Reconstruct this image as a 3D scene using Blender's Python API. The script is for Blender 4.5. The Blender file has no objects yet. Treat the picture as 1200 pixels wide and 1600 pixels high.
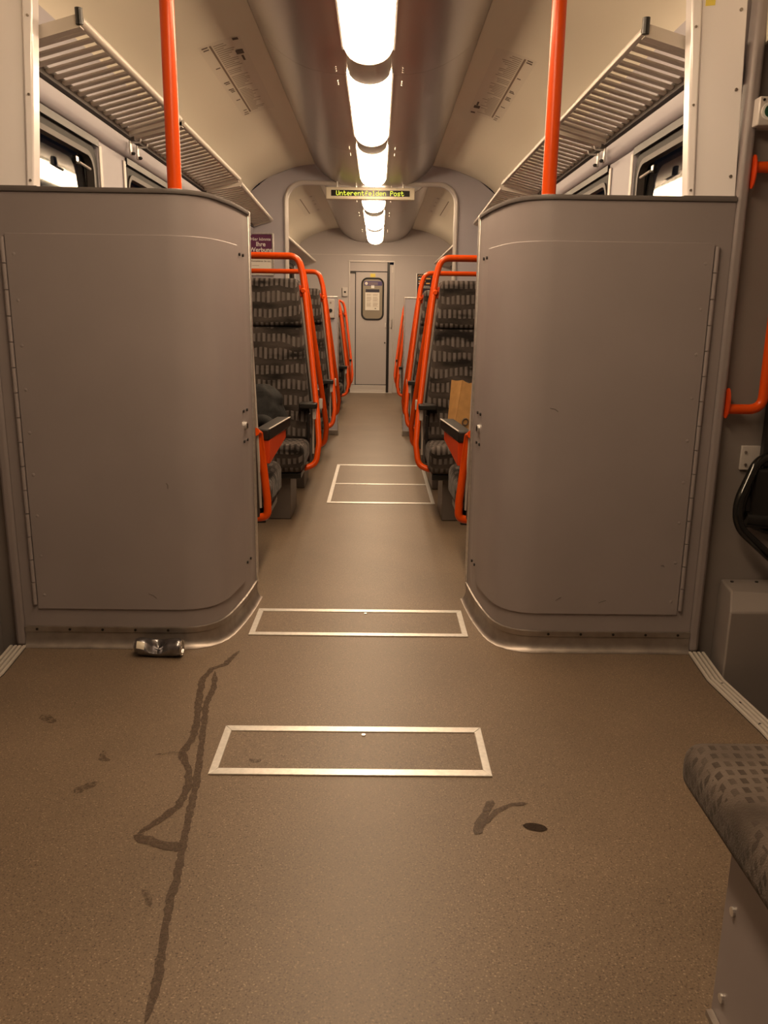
import bpy, bmesh, math, random
from mathutils import Vector, Matrix
random.seed(7)
S = bpy.context.scene
COL = S.collection

# ------------------------------------------------------------------ camera
F_PX, PITCH, YAW, ROLL = 1263.95, 0.2372, 0.0099, 0.0137
cd = bpy.data.cameras.new('camera'); cam = bpy.data.objects.new('camera', cd); COL.objects.link(cam)
cd.sensor_fit = 'VERTICAL'; cd.sensor_height = 36.0; cd.lens = 36.0 * F_PX / 1600.0
cd.clip_start = 0.02; cd.clip_end = 60
fw = Vector((math.sin(YAW) * math.cos(PITCH), math.cos(YAW) * math.cos(PITCH), -math.sin(PITCH)))
rt = fw.cross(Vector((0, 0, 1))).normalized(); up = rt.cross(fw)
r2 = rt * math.cos(ROLL) + up * math.sin(ROLL); u2 = -rt * math.sin(ROLL) + up * math.cos(ROLL)
M = Matrix((r2, u2, -fw)).transposed().to_4x4(); M.translation = Vector((0.0596, 0, 1.2))
cam.matrix_world = M
S.camera = cam
# ------------------------------------------------------------------ world, exposure, lamp light
w = bpy.data.worlds.new('night'); S.world = w; w.use_nodes = True
w.node_tree.nodes['Background'].inputs[0].default_value = (0.004, 0.004, 0.006, 1)
w.node_tree.nodes['Background'].inputs[1].default_value = 1.0
S.view_settings.view_transform = 'Standard'; S.view_settings.look = 'None'
S.view_settings.exposure = 0.15; S.view_settings.gamma = 1.0
S.view_settings.use_curve_mapping = False
LAMP_COLOR = (1.0, 0.72, 0.46); LAMP_STRENGTH = 24.0
S.cycles.max_bounces = 8; S.cycles.diffuse_bounces = 5; S.cycles.glossy_bounces = 4; S.cycles.transmission_bounces = 6


# ------------------------------------------------------------------ materials
MATS = {}


def mat(name, col, rough=0.5, metal=0.0, spec=0.5, noise=None, bump=None, coat=0.0, emit=None):
    m = bpy.data.materials.new(name); m.use_nodes = True
    nt = m.node_tree; b = nt.nodes['Principled BSDF']
    b.inputs['Base Color'].default_value = (*col, 1)
    b.inputs['Roughness'].default_value = rough
    b.inputs['Metallic'].default_value = metal
    b.inputs['Specular IOR Level'].default_value = spec
    b.inputs['Coat Weight'].default_value = coat
    if emit:
        b.inputs['Emission Color'].default_value = (*emit[0], 1); b.inputs['Emission Strength'].default_value = emit[1]
    if noise or bump:
        tc = nt.nodes.new('ShaderNodeTexCoord')
    if noise:                                   # (scale, amount)
        n = nt.nodes.new('ShaderNodeTexNoise'); n.inputs['Scale'].default_value = noise[0]; n.inputs['Detail'].default_value = 4
        nt.links.new(tc.outputs['Object'], n.inputs['Vector'])
        r = nt.nodes.new('ShaderNodeMapRange')
        r.inputs[1].default_value = 0.3; r.inputs[2].default_value = 0.7
        r.inputs[3].default_value = 1 - noise[1]; r.inputs[4].default_value = 1 + noise[1]
        nt.links.new(n.outputs['Fac'], r.inputs[0])
        h = nt.nodes.new('ShaderNodeVectorMath'); h.operation = 'SCALE'
        h.inputs[0].default_value = col
        nt.links.new(r.outputs[0], h.inputs['Scale']); nt.links.new(h.outputs[0], b.inputs['Base Color'])
    if bump:                                    # (scale, strength)
        n2 = nt.nodes.new('ShaderNodeTexNoise'); n2.inputs['Scale'].default_value = bump[0]; n2.inputs['Detail'].default_value = 3
        nt.links.new(tc.outputs['Object'], n2.inputs['Vector'])
        bp = nt.nodes.new('ShaderNodeBump'); bp.inputs['Strength'].default_value = bump[1]; bp.inputs['Distance'].default_value = 0.002
        nt.links.new(n2.outputs['Fac'], bp.inputs['Height']); nt.links.new(bp.outputs[0], b.inputs['Normal'])
    MATS[name] = m
    return m


mat('cabinet', (0.285, 0.250, 0.250), 0.42, noise=(3.0, 0.05))
mat('cabinet_dark', (0.13, 0.115, 0.11), 0.45)
mat('wall', (0.46, 0.44, 0.485), 0.5, noise=(2.0, 0.03))
mat('wall_light', (0.90, 0.87, 0.88), 0.22, metal=0.1)
mat('end_wall', (0.52, 0.48, 0.47), 0.5, noise=(2.0, 0.03))
mat('cream', (0.79, 0.73, 0.60), 0.5)
mat('recess', (0.24, 0.21, 0.195), 0.5, noise=(4.0, 0.06))  # cabinet grey made darker and browner; dim recess light is in the colour
mat('duct', (0.40, 0.355, 0.32), 0.30, metal=1.0)
mat('alu', (0.72, 0.70, 0.67), 0.32, metal=0.9, noise=(60, 0.12))
mat('alu_bright', (0.82, 0.80, 0.76), 0.38, metal=0.75, noise=(80, 0.08))
mat('steel', (0.36, 0.32, 0.29), 0.42, metal=0.85, noise=(20, 0.15))
mat('frame_dark', (0.07, 0.06, 0.054), 0.45, metal=0.2)
mat('slat', (0.66, 0.61, 0.55), 0.45, metal=0.25)
mat('paint_alu', (0.62, 0.58, 0.55), 0.4, metal=0.2)
mat('orange', (0.66, 0.070, 0.003), 0.3, spec=0.3)
mat('orange_dark', (0.58, 0.05, 0.004), 0.4)
mat('black', (0.012, 0.011, 0.011), 0.35)
mat('rubber', (0.015, 0.014, 0.014), 0.6)
mat('black_gloss', (0.008, 0.008, 0.008), 0.12)
mat('pad', (0.014, 0.012, 0.011), 0.5, spec=0.3)
mat('piping', (0.55, 0.50, 0.45), 0.7)
mat('dark_cloth', (0.012, 0.012, 0.012), 0.8, noise=(30, 0.4), bump=(40, 0.6))
mat('paper', (0.80, 0.76, 0.68), 0.6)
mat('print', (0.10, 0.07, 0.05), 0.6)
mat('print_soft', (0.36, 0.29, 0.22), 0.6)
mat('print_bar', (0.22, 0.16, 0.11), 0.6)
mat('film', (0.73, 0.67, 0.55), 0.4)
mat('purple', (0.13, 0.022, 0.085), 0.4)
mat('violet', (0.07, 0.045, 0.17), 0.4)
mat('navy', (0.012, 0.010, 0.03), 0.35)
mat('white', (0.85, 0.83, 0.80), 0.5)
mat('amber', (0.85, 0.45, 0.12), 0.5)
mat('yellow', (0.80, 0.66, 0.10), 0.5)
mat('green', (0.01, 0.07, 0.04), 0.3)
mat('kraft', (0.46, 0.25, 0.085), 0.75, noise=(25, 0.12))
mat('kraft_in', (0.33, 0.17, 0.055), 0.8, noise=(25, 0.12))
mat('sign_case', (0.62, 0.56, 0.44), 0.4, metal=0.3)
mat('sign_black', (0.012, 0.010, 0.008), 0.25)
mat('led', (0.2, 0.2, 0.02), 0.5, emit=((0.72, 0.78, 0.06), 1.4))
mat('can_body', (0.26, 0.25, 0.26), 0.26, metal=0.95, noise=(40, 0.35))
mat('can_end', (0.75, 0.73, 0.70), 0.2, metal=1.0)
mat('lens_off', (0.50, 0.42, 0.35), 0.3, noise=(6, 0.15))
mat('lens_on', (0.9, 0.9, 0.9), 0.3, emit=(LAMP_COLOR, LAMP_STRENGTH))
mat('seat_shell', (0.05, 0.045, 0.042), 0.5)
mat('plinth', (0.12, 0.10, 0.088), 0.45, metal=0.2)


def floor_mat():
    m = bpy.data.materials.new('floor'); m.use_nodes = True; nt = m.node_tree; b = nt.nodes['Principled BSDF']
    tc0 = nt.nodes.new('ShaderNodeTexCoord'); tc = nt.nodes.new('ShaderNodeMapping'); tc.inputs['Location'].default_value = (.013, .021, .0317)
    nt.links.new(tc0.outputs['Object'], tc.inputs[0])
    def noise(sc, det=2):
        n = nt.nodes.new('ShaderNodeTexNoise'); n.inputs['Scale'].default_value = sc; n.inputs['Detail'].default_value = det
        nt.links.new(tc.outputs[0], n.inputs['Vector']); return n
    fine, big = noise(260, 2), noise(2.2, 5)
    r = nt.nodes.new('ShaderNodeValToRGB'); e = r.color_ramp.elements
    e[0].position = 0.30; e[0].color = (0.060, 0.040, 0.026, 1)
    e[1].position = 0.42; e[1].color = (0.158, 0.113, 0.076, 1)
    x = e.new(0.62); x.color = (0.172, 0.124, 0.083, 1); y = e.new(0.72); y.color = (0.36, 0.28, 0.19, 1)
    nt.links.new(fine.outputs['Fac'], r.inputs[0])
    mr = nt.nodes.new('ShaderNodeMapRange'); mr.inputs[1].default_value = .3; mr.inputs[2].default_value = .7
    mr.inputs[3].default_value = .88; mr.inputs[4].default_value = 1.1
    nt.links.new(big.outputs['Fac'], mr.inputs[0])
    sc = nt.nodes.new('ShaderNodeVectorMath'); sc.operation = 'SCALE'
    nt.links.new(r.outputs[0], sc.inputs[0]); nt.links.new(mr.outputs[0], sc.inputs['Scale'])
    nt.links.new(sc.outputs[0], b.inputs['Base Color'])
    v = nt.nodes.new('ShaderNodeTexVoronoi'); v.inputs['Scale'].default_value = 420
    nt.links.new(tc.outputs[0], v.inputs['Vector'])
    rr = nt.nodes.new('ShaderNodeMapRange'); rr.inputs[3].default_value = 0.36; rr.inputs[4].default_value = 0.50
    nt.links.new(fine.outputs['Fac'], rr.inputs[0]); nt.links.new(rr.outputs[0], b.inputs['Roughness'])
    bp = nt.nodes.new('ShaderNodeBump'); bp.inputs['Strength'].default_value = 0.04; bp.inputs['Distance'].default_value = 0.0005
    nt.links.new(v.outputs['Distance'], bp.inputs['Height']); nt.links.new(bp.outputs[0], b.inputs['Normal'])
    MATS['floor'] = m


floor_mat()


def stain_mat(name, col, rough, lo, hi):
    m = bpy.data.materials.new(name); m.use_nodes = True; nt = m.node_tree; b = nt.nodes['Principled BSDF']
    b.inputs['Base Color'].default_value = (*col, 1); b.inputs['Roughness'].default_value = rough
    tc = nt.nodes.new('ShaderNodeTexCoord'); n = nt.nodes.new('ShaderNodeTexNoise'); n.inputs['Scale'].default_value = 90; n.inputs['Detail'].default_value = 5
    nt.links.new(tc.outputs['Object'], n.inputs['Vector'])
    r = nt.nodes.new('ShaderNodeMapRange'); r.inputs[1].default_value = .35; r.inputs[2].default_value = .6; r.inputs[3].default_value = lo; r.inputs[4].default_value = hi
    nt.links.new(n.outputs['Fac'], r.inputs[0]); nt.links.new(r.outputs[0], b.inputs['Alpha'])
    MATS[name] = m


stain_mat('stain', (0.085, 0.056, 0.038), 0.35, .35, .9)
stain_mat('stain_faint', (0.09, 0.06, 0.04), 0.4, .05, .5)
stain_mat('puddle', (0.035, 0.024, 0.018), 0.12, .85, 1)


def fabric_mat(name, base_lo, base_hi, dash_hi, dash_lo, sx, sz):
    """woven moquette: wavy dark and light bands with rows of short upright dashes"""
    m = bpy.data.materials.new(name); m.use_nodes = True; nt = m.node_tree; b = nt.nodes['Principled BSDF']
    N, L = nt.nodes.new, nt.links.new
    def math_(op, a, bb=None, c=None):
        n = N('ShaderNodeMath'); n.operation = op
        for i, v in enumerate((a, bb, c)):
            if v is None: continue
            if hasattr(v, 'links'): L(v, n.inputs[i])
            else: n.inputs[i].default_value = v
        return n.outputs[0]
    tc = N('ShaderNodeTexCoord'); sp = N('ShaderNodeSeparateXYZ'); L(tc.outputs['Object'], sp.inputs[0])
    X, Y, Z = sp.outputs
    zz = math_('SUBTRACT', Z, math_('MULTIPLY', Y, 0.9))
    nz = N('ShaderNodeTexNoise'); nz.inputs['Scale'].default_value = 7; nz.inputs['Detail'].default_value = 3
    mp = N('ShaderNodeMapping'); mp.inputs['Scale'].default_value = (0.55, 1, 1.6); L(tc.outputs['Object'], mp.inputs[0]); L(mp.outputs[0], nz.inputs['Vector'])
    nf = N('ShaderNodeTexNoise'); nf.inputs['Scale'].default_value = 5; L(tc.outputs['Object'], nf.inputs['Vector'])
    wob = math_('MULTIPLY', math_('SUBTRACT', nf.outputs['Fac'], 0.5), 0.9)
    spn = N('ShaderNodeSeparateXYZ'); L(tc.outputs['Normal'], spn.inputs[0]); sd = math_('GREATER_THAN', math_('ABSOLUTE', spn.outputs[0]), 0.7)
    u = math_('MULTIPLY', math_('ADD', X, math_('MULTIPLY', math_('SUBTRACT', Y, X), sd)), sx); v = math_('ADD', math_('MULTIPLY', zz, sz), wob)
    u = math_('ADD', u, math_('MULTIPLY', math_('FLOOR', v), 0.37)); fu = math_('FRACT', u); fv = math_('FRACT', v)
    du = math_('SMOOTH_MIN', 1.0, math_('MULTIPLY', math_('ABSOLUTE', math_('SUBTRACT', fu, 0.5)), 2.0), 0.01)
    dv = math_('MULTIPLY', math_('ABSOLUTE', math_('SUBTRACT', fv, 0.42)), 2.0)
    dash = math_('MULTIPLY', math_('LESS_THAN', du, 0.55), math_('LESS_THAN', dv, 0.60))
    gate = N('ShaderNodeMapRange'); gate.inputs[1].default_value = .34; gate.inputs[2].default_value = .46
    L(nz.outputs['Fac'], gate.inputs[0])
    dash = math_('MULTIPLY', dash, gate.outputs[0])
    band = N('ShaderNodeValToRGB'); e = band.color_ramp.elements
    e[0].position = .36; e[0].color = (*base_lo, 1); e[1].position = .64; e[1].color = (*base_hi, 1)
    L(nz.outputs['Fac'], band.inputs[0])
    dc = N('ShaderNodeMix'); dc.data_type = 'RGBA'; L(math_('FRACT', math_('MULTIPLY', u, 0.5)), dc.inputs[0])
    dc.inputs[6].default_value = (*dash_hi, 1); dc.inputs[7].default_value = (*dash_lo, 1)
    mx = N('ShaderNodeMix'); mx.data_type = 'RGBA'; L(dash, mx.inputs[0]); L(band.outputs[0], mx.inputs[6]); L(dc.outputs[2], mx.inputs[7])
    L(mx.outputs[2], b.inputs['Base Color'])
    b.inputs['Roughness'].default_value = 0.9; b.inputs['Sheen Weight'].default_value = 0.06; b.inputs['Specular IOR Level'].default_value = 0.2
    fn = N('ShaderNodeTexNoise'); fn.inputs['Scale'].default_value = 300; L(tc.outputs['Object'], fn.inputs['Vector'])
    bp = N('ShaderNodeBump'); bp.inputs['Strength'].default_value = 0.5; bp.inputs['Distance'].default_value = 0.003
    L(math_('ADD', fn.outputs['Fac'], math_('MULTIPLY', dash, 0.6)), bp.inputs['Height']); L(bp.outputs[0], b.inputs['Normal'])
    MATS[name] = m


fabric_mat('fabric', (0.008, 0.006, 0.005), (0.058, 0.046, 0.040), (0.145, 0.126, 0.118), (0.092, 0.077, 0.070), 32.0, 13.5)
fabric_mat('fabric_pale', (0.055, 0.042, 0.034), (0.125, 0.100, 0.083), (0.042, 0.031, 0.025), (0.08, 0.062, 0.052), 48.0, 42.0)


def glass_mat():
    m = bpy.data.materials.new('glass'); m.use_nodes = True; nt = m.node_tree; b = nt.nodes['Principled BSDF']
    b.inputs['Base Color'].default_value = (0.75, 0.78, 0.75, 1); b.inputs['Roughness'].default_value = 0.03
    b.inputs['Transmission Weight'].default_value = 1.0; b.inputs['IOR'].default_value = 1.5
    MATS['glass'] = m
    m = bpy.data.materials.new('glass_frost'); m.use_nodes = True; b = m.node_tree.nodes['Principled BSDF']
    b.inputs['Base Color'].default_value = (0.30, 0.26, 0.20, 1); b.inputs['Roughness'].default_value = 0.2
    MATS['glass_frost'] = m


glass_mat()


# ------------------------------------------------------------------ mesh helpers
class MB:
    def __init__(s): s.v = []; s.f = []
    def add(s, vs, fs):
        o = len(s.v); s.v += [tuple(p) for p in vs]; s.f += [tuple(i + o for i in f) for f in fs]; return s
    def hexa(s, p):
        return s.add(p, [(0, 3, 2, 1), (4, 5, 6, 7), (0, 1, 5, 4), (1, 2, 6, 5), (2, 3, 7, 6), (3, 0, 4, 7)])
    def box(s, x0, x1, y0, y1, z0, z1):
        return s.hexa([(x0, y0, z0), (x1, y0, z0), (x1, y1, z0), (x0, y1, z0), (x0, y0, z1), (x1, y0, z1), (x1, y1, z1), (x0, y1, z1)])
    def prism(s, poly, axis, a, b):
        """polygon extruded along an axis; poly in the two other axes in x,y,z order"""
        def P(p, t):
            return {'x': (t, p[0], p[1]), 'y': (p[0], t, p[1]), 'z': (p[0], p[1], t)}[axis]
        n = len(poly)
        vs = [P(p, a) for p in poly] + [P(p, b) for p in poly]
        fs = [tuple(range(n)), tuple(range(2 * n - 1, n - 1, -1))] + [(i, (i + 1) % n, n + (i + 1) % n, n + i) for i in range(n)]
        return s.add(vs, fs)
    def tube(s, path, r, n=10, closed=False, flat=1.0):
        path = [Vector(p) for p in path]; m = len(path); rings = []
        nrm = None
        for i, p in enumerate(path):
            a = path[i - 1] if (i or closed) else p; b = path[(i + 1) % m] if (i < m - 1 or closed) else p
            t = (b - a).normalized()
            if nrm is None:
                nrm = t.orthogonal().normalized()
            nrm = (nrm - t * nrm.dot(t)).normalized(); bi = t.cross(nrm)
            rr = r[i] if isinstance(r, (list, tuple)) else r
            rings.append([p + (nrm * math.cos(q) + bi * math.sin(q) * flat) * rr for q in [2 * math.pi * k / n for k in range(n)]])
        vs = [v for ring in rings for v in ring]; fs = []
        for i in range(m if closed else m - 1):
            for k in range(n):
                A = i * n; B = ((i + 1) % m) * n
                fs.append((A + k, A + (k + 1) % n, B + (k + 1) % n, B + k))
        if not closed:
            fs.append(tuple(range(n - 1, -1, -1))); fs.append(tuple((m - 1) * n + k for k in range(n)))
        return s.add(vs, fs)
    def cyl(s, a, b, r, n=16): return s.tube([a, b], r, n)
    def strip(s, path, prof):
        """profile of (offset, z) swept along a plan path [(x, y)], offset to the left-hand normal given per vertex"""
        pts = [Vector(p) for p in path]; m = len(pts); nn = []
        for i in range(m):
            a = pts[max(i - 1, 0)]; b = pts[min(i + 1, m - 1)]; d = (b - a).normalized(); nn.append(Vector((d.y, -d.x)))
        k = len(prof); vs = []
        for p, q in zip(pts, nn):
            for o, z in prof: vs.append((p.x + q.x * o, p.y + q.y * o, z))
        fs = [(i * k + j, (i + 1) * k + j, (i + 1) * k + (j + 1) % k, i * k + (j + 1) % k) for i in range(m - 1) for j in range(k)]
        fs += [tuple(range(k)), tuple((m - 1) * k + j for j in range(k - 1, -1, -1))]
        return s.add(vs, fs)
    def grid(s, fn, nu, nv):
        vs = [fn(i / nu, j / nv) for j in range(nv + 1) for i in range(nu + 1)]
        fs = [(j * (nu + 1) + i, j * (nu + 1) + i + 1, (j + 1) * (nu + 1) + i + 1, (j + 1) * (nu + 1) + i) for j in range(nv) for i in range(nu)]
        return s.add(vs, fs)


def fillet(path, r, seg=6):
    path = [Vector(p) for p in path]; out = [path[0]]
    for i in range(1, len(path) - 1):
        a, b, c = path[i - 1], path[i], path[i + 1]
        d1 = (a - b); d2 = (c - b); rr = min(r, d1.length * .49, d2.length * .49)
        p0 = b + d1.normalized() * rr; p1 = b + d2.normalized() * rr
        for k in range(seg + 1):
            t = k / seg; out.append(p0 * (1 - t) ** 2 + b * 2 * t * (1 - t) + p1 * t * t)
    out.append(path[-1]); return out


def to_mesh(name, mb, material, smooth=35, org=(0, 0, 0)):
    me = bpy.data.meshes.new(name)
    me.from_pydata([(x - org[0], y - org[1], z - org[2]) for x, y, z in mb.v], [], mb.f)
    bm = bmesh.new(); bm.from_mesh(me); bmesh.ops.remove_doubles(bm, verts=bm.verts, dist=1e-6)
    bmesh.ops.recalc_face_normals(bm, faces=bm.faces); bm.to_mesh(me); bm.free()
    if smooth:
        me.polygons.foreach_set('use_smooth', [True] * len(me.polygons)); me.set_sharp_from_angle(angle=math.radians(smooth))
    me.materials.append(MATS[material]); me.update()
    return me


def link(name, me, parent=None, loc=(0, 0, 0), bevel=None):
    o = bpy.data.objects.new(name, me); COL.objects.link(o); o.location = loc
    if parent: o.parent = parent
    if bevel:
        b = o.modifiers.new('bevel', 'BEVEL'); b.width = bevel[0]; b.segments = bevel[1]; b.limit_method = 'ANGLE'; b.angle_limit = math.radians(40)
        b.harden_normals = False
    return o


def tag(o, label, cat, group=None, kind=None):
    o['label'] = label; o['category'] = cat
    if group: o['group'] = group
    if kind: o['kind'] = kind
    return o


def thing(name, loc, label, cat, group=None, kind=None):
    o = bpy.data.objects.new(name, None); COL.objects.link(o); o.location = loc; o.empty_display_size = .1
    o['org'] = loc
    return tag(o, label, cat, group, kind)


def worg(o):
    p = Vector((0, 0, 0))
    while o: p += o.location; o = o.parent
    return p


def part(name, mb, material, parent, bevel=None, smooth=35, label=None):
    """mesh given in world coordinates, kept relative to its parent"""
    g = worg(parent)
    o = link(name, to_mesh(name, mb, material, smooth, g), parent, (0, 0, 0), bevel)
    if label: o['label'] = label
    return o


def solo(name, mb, material, loc, label, cat, group=None, kind=None, bevel=None, smooth=35):
    o = link(name, to_mesh(name, mb, material, smooth, loc), None, loc, bevel)
    return tag(o, label, cat, group, kind)


def instance(name, me, parent, wloc, bevel=None):
    g = worg(parent)
    return link(name, me, parent, (wloc[0] - g.x, wloc[1] - g.y, wloc[2] - g.z), bevel)


def text_part(name, txt, size, material, parent, origin, xdir=(1, 0, 0), updir=(0, 0, 1), align='LEFT', bold=0.0, squeeze=1.0):
    cu = bpy.data.curves.new(name, 'FONT'); cu.body = txt; cu.size = size; cu.align_x = align; cu.offset = bold
    tmp = bpy.data.objects.new(name, cu); COL.objects.link(tmp)
    dg = bpy.context.evaluated_depsgraph_get(); dg.update()
    me = bpy.data.meshes.new_from_object(tmp.evaluated_get(dg)); bpy.data.objects.remove(tmp)
    X, U, O = Vector(xdir), Vector(updir), Vector(origin); g = worg(parent)
    for v in me.vertices: v.co = O + X * v.co.x * squeeze + U * v.co.y - g
    me.materials.clear(); me.materials.append(MATS[material])
    return link(name, me, parent)


SIDE = {-1: 'left', 1: 'right'}
Y_END, Y_BLK, Y_CAB = 13.2, 8.33, 2.80

# ------------------------------------------------------------------ floor
fl = thing('floor', (0, 5, 0), 'brown speckled floor covering running down the aisle to the far door', 'floor', kind='structure')
mb = MB().add([(-1.26, -1.6, 0), (1.26, -1.6, 0), (1.26, Y_END + .1, 0), (-1.26, Y_END + .1, 0),
               (-1.26, -1.6, -.05), (1.26, -1.6, -.05), (1.26, Y_END + .1, -.05), (-1.26, Y_END + .1, -.05)],
              [(0, 1, 2, 3), (7, 6, 5, 4), (0, 4, 5, 1), (1, 5, 6, 2), (2, 6, 7, 3), (3, 7, 4, 0)])
part('floor_covering', mb, 'floor', fl, smooth=0)
STAIN = {
 'a': ([(-0.437, 2.769), (-0.467, 2.65), (-0.507, 2.607), (-0.521, 2.525), (-0.502, 2.385), (-0.473, 2.226), (-0.467, 2.131), (-0.478, 2.049), (-0.437, 1.961), (-0.423, 1.885), (-0.427, 1.805), (-0.458, 1.741), (-0.498, 1.686)], .010),
 'b': ([(-0.491, 2.592), (-0.47, 2.463), (-0.472, 2.35), (-0.452, 2.226), (-0.425, 2.043), (-0.403, 1.885), (-0.394, 1.787), (-0.386, 1.697), (-0.377, 1.626), (-0.364, 1.508), (-0.365, 1.478), (-0.355, 1.386), (-0.343, 1.303), (-0.333, 1.235), (-0.332, 1.2), (-0.332, 1.157)], .0085),
 'c': ([(-0.505, 1.682), (-0.443, 1.653), (-0.375, 1.635)], .013),
 'd': ([(0.365, 1.836), (0.336, 1.77), (0.304, 1.695)], .011),
 'e': ([(0.328, 1.731), (0.368, 1.789), (0.413, 1.819), (0.454, 1.823)], .006),
 'f': ([(0.425, 1.732), (0.44, 1.728), (0.454, 1.725), (.468, 1.721), (0.482, 1.717)], .014)}
FAINT = {
 'g': ([(-0.708, 1.852), (-0.686, 1.881), (-0.661, 1.905)], .014), 'h': ([(-0.956, 2.265), (-0.912, 2.225), (-0.896, 2.226)], .014),
 'i': ([(-0.284, 2.025), (-0.267, 2.006), (-0.252, 2.026)], .008), 'j': ([(-0.433, 1.497), (-0.411, 1.468), (-0.399, 1.444)], .006),
 'k': ([(-0.70, 2.06), (-0.69, 2.02), (-0.665, 2.01)], .009), 'l': ([(-0.55, 2.04), (-0.50, 2.055), (-0.47, 2.05)], .004)}
for grp, mt in ((STAIN, 'stain'), (FAINT, 'stain_faint')):
    for kx, (pts, wd) in grp.items():
        P = [Vector((x, y, 0)) for x, y in pts]; dense = []
        for a, b in zip(P, P[1:]):
            n = max(2, int((b - a).length / .012))
            dense += [a.lerp(b, i / n) for i in range(n)]
        dense.append(P[-1]); mb = MB(); m = len(dense); L_, R_ = [], []
        zz = 0.0010 + 0.00012 * (ord(kx) - 96)
        for i, p in enumerate(dense):
            d = (dense[min(i + 1, m - 1)] - dense[max(i - 1, 0)]).normalized(); q = Vector((-d.y, d.x, 0))
            t = i / (m - 1)
            ww = wd * (min(1, math.sqrt(max(0.0, 1 - (2 * t - 1) ** 2)) * (1.0 if kx == 'f' else 2.2)) + .08)
            a = p + q * ww * random.uniform(.7, 1.3); b = p - q * ww * random.uniform(.7, 1.3)
            if kx == 'f': a, b = p + q * ww, p - q * ww
            L_.append((a.x, a.y, zz)); R_.append((b.x, b.y, zz))
        mb.add(L_ + R_, [(i, i + 1, m + i + 1, m + i) for i in range(m - 1)])
        part('dried_spill', mb, 'puddle' if kx == 'f' else mt, fl, smooth=0)


def hatch(x0, x1, y0, y1, b, label, mids=(), wx=None):
    t = thing('floor_hatch', ((x0 + x1) / 2, y0, 0), label, 'floor hatch', 'floor hatches along the aisle')
    wx = wx or b; z = .0045
    part('hatch_panel', MB().box(x0 + wx * .5, x1 - wx * .5, y0 + b * .5, y1 - b * .5, 0.0002, .0012), 'floor', t, smooth=0)
    for poly in ([(x0, y0), (x1, y0), (x1 - wx, y0 + b), (x0 + wx, y0 + b)], [(x0 + wx, y1 - b), (x1 - wx, y1 - b), (x1, y1), (x0, y1)],
                 [(x0, y0), (x0 + wx, y0 + b), (x0 + wx, y1 - b), (x0, y1)], [(x1 - wx, y0 + b), (x1, y0), (x1, y1), (x1 - wx, y1 - b)]):
        c = Vector((sum(p[0] for p in poly) / 4, sum(p[1] for p in poly) / 4))
        poly = [(c.x + (p[0] - c.x) * .9985, c.y + (p[1] - c.y) * .9985) for p in poly]
        part('frame_strip', MB().prism(poly, 'z', 0.0003, z), 'alu_bright', t, (.0012, 2))
    for ym in mids:
        part('cross_strip', MB().box(x0 + wx, x1 - wx, ym - b * .4, ym + b * .4, 0.0003, z), 'alu_bright', t, (.001, 1))
    return t


h1 = hatch(-.383, .380, 1.943, 2.207, .030, 'nearest floor hatch, narrow oblong with a thick aluminium rim', wx=.022)
part('latch', MB().cyl((.03, 2.16, .001), (.03, 2.16, .004), .006, 10), 'alu', h1)
h2 = hatch(-.427, .420, 2.918, 3.204, .028, 'floor hatch with aluminium rim lying between the two grey partitions', wx=.022)
part('latch', MB().cyl((.02, 3.16, .001), (.02, 3.16, .004), .006, 10), 'alu', h2)
hatch(-.268, .447, 5.19, 6.61, .035, 'long floor hatch between the seats, split by a cross strip', mids=(5.82,), wx=.026)

# ------------------------------------------------------------------ ceiling (curved cream panels)
PROF = [(.565, 2.61), (.72, 2.588), (.86, 2.545), (1.01, 2.485), (1.13, 2.41), (1.2, 2.33), (1.245, 2.22), (1.26, 2.05)]


def dense_prof(prof, dz=0):
    out = []
    n = len(prof)
    for i in range(n - 1):
        p0, p1, p2, p3 = prof[max(i - 1, 0)], prof[i], prof[i + 1], prof[min(i + 2, n - 1)]
        for k in range(5):
            t = k / 5
            c = [0.5 * (2 * p1[j] + (p2[j] - p0[j]) * t + (2 * p0[j] - 5 * p1[j] + 4 * p2[j] - p3[j]) * t * t + (3 * p1[j] - p0[j] - 3 * p2[j] + p3[j]) * t ** 3) for j in (0, 1)]
            out.append((c[0], c[1] + dz))
    out.append((prof[-1][0], prof[-1][1] + dz)); return out


ce = thing('ceiling', (0, 5, 2.6), 'curved cream ceiling panels on both sides of the lamp duct', 'ceiling', kind='structure')


def shell(prof, y0, y1, s, th, cuts=1):
    pp = [(s * x, z) for x, z in prof]; qq = [(s * x * 1.0, z + th) if x < 1.1 else (s * (x + th), z + th * .3) for x, z in prof]
    return MB().prism(pp + qq[::-1], 'y', y0, y1)


DZ2 = -.09
for s in (-1, 1):
    for y0, y1, dz in ((-1.6, 2.795, 0), (2.80, 8.32, 0), (8.41, Y_END, DZ2)):
        part('ceiling_panel', shell(dense_prof(PROF, dz), y0, y1, s, .02), 'cream', ce)
part('roof_skin', MB().box(-1.4, 1.4, -1.6, Y_END + .2, 2.75, 2.8), 'cabinet_dark', ce, smooth=0)

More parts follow.
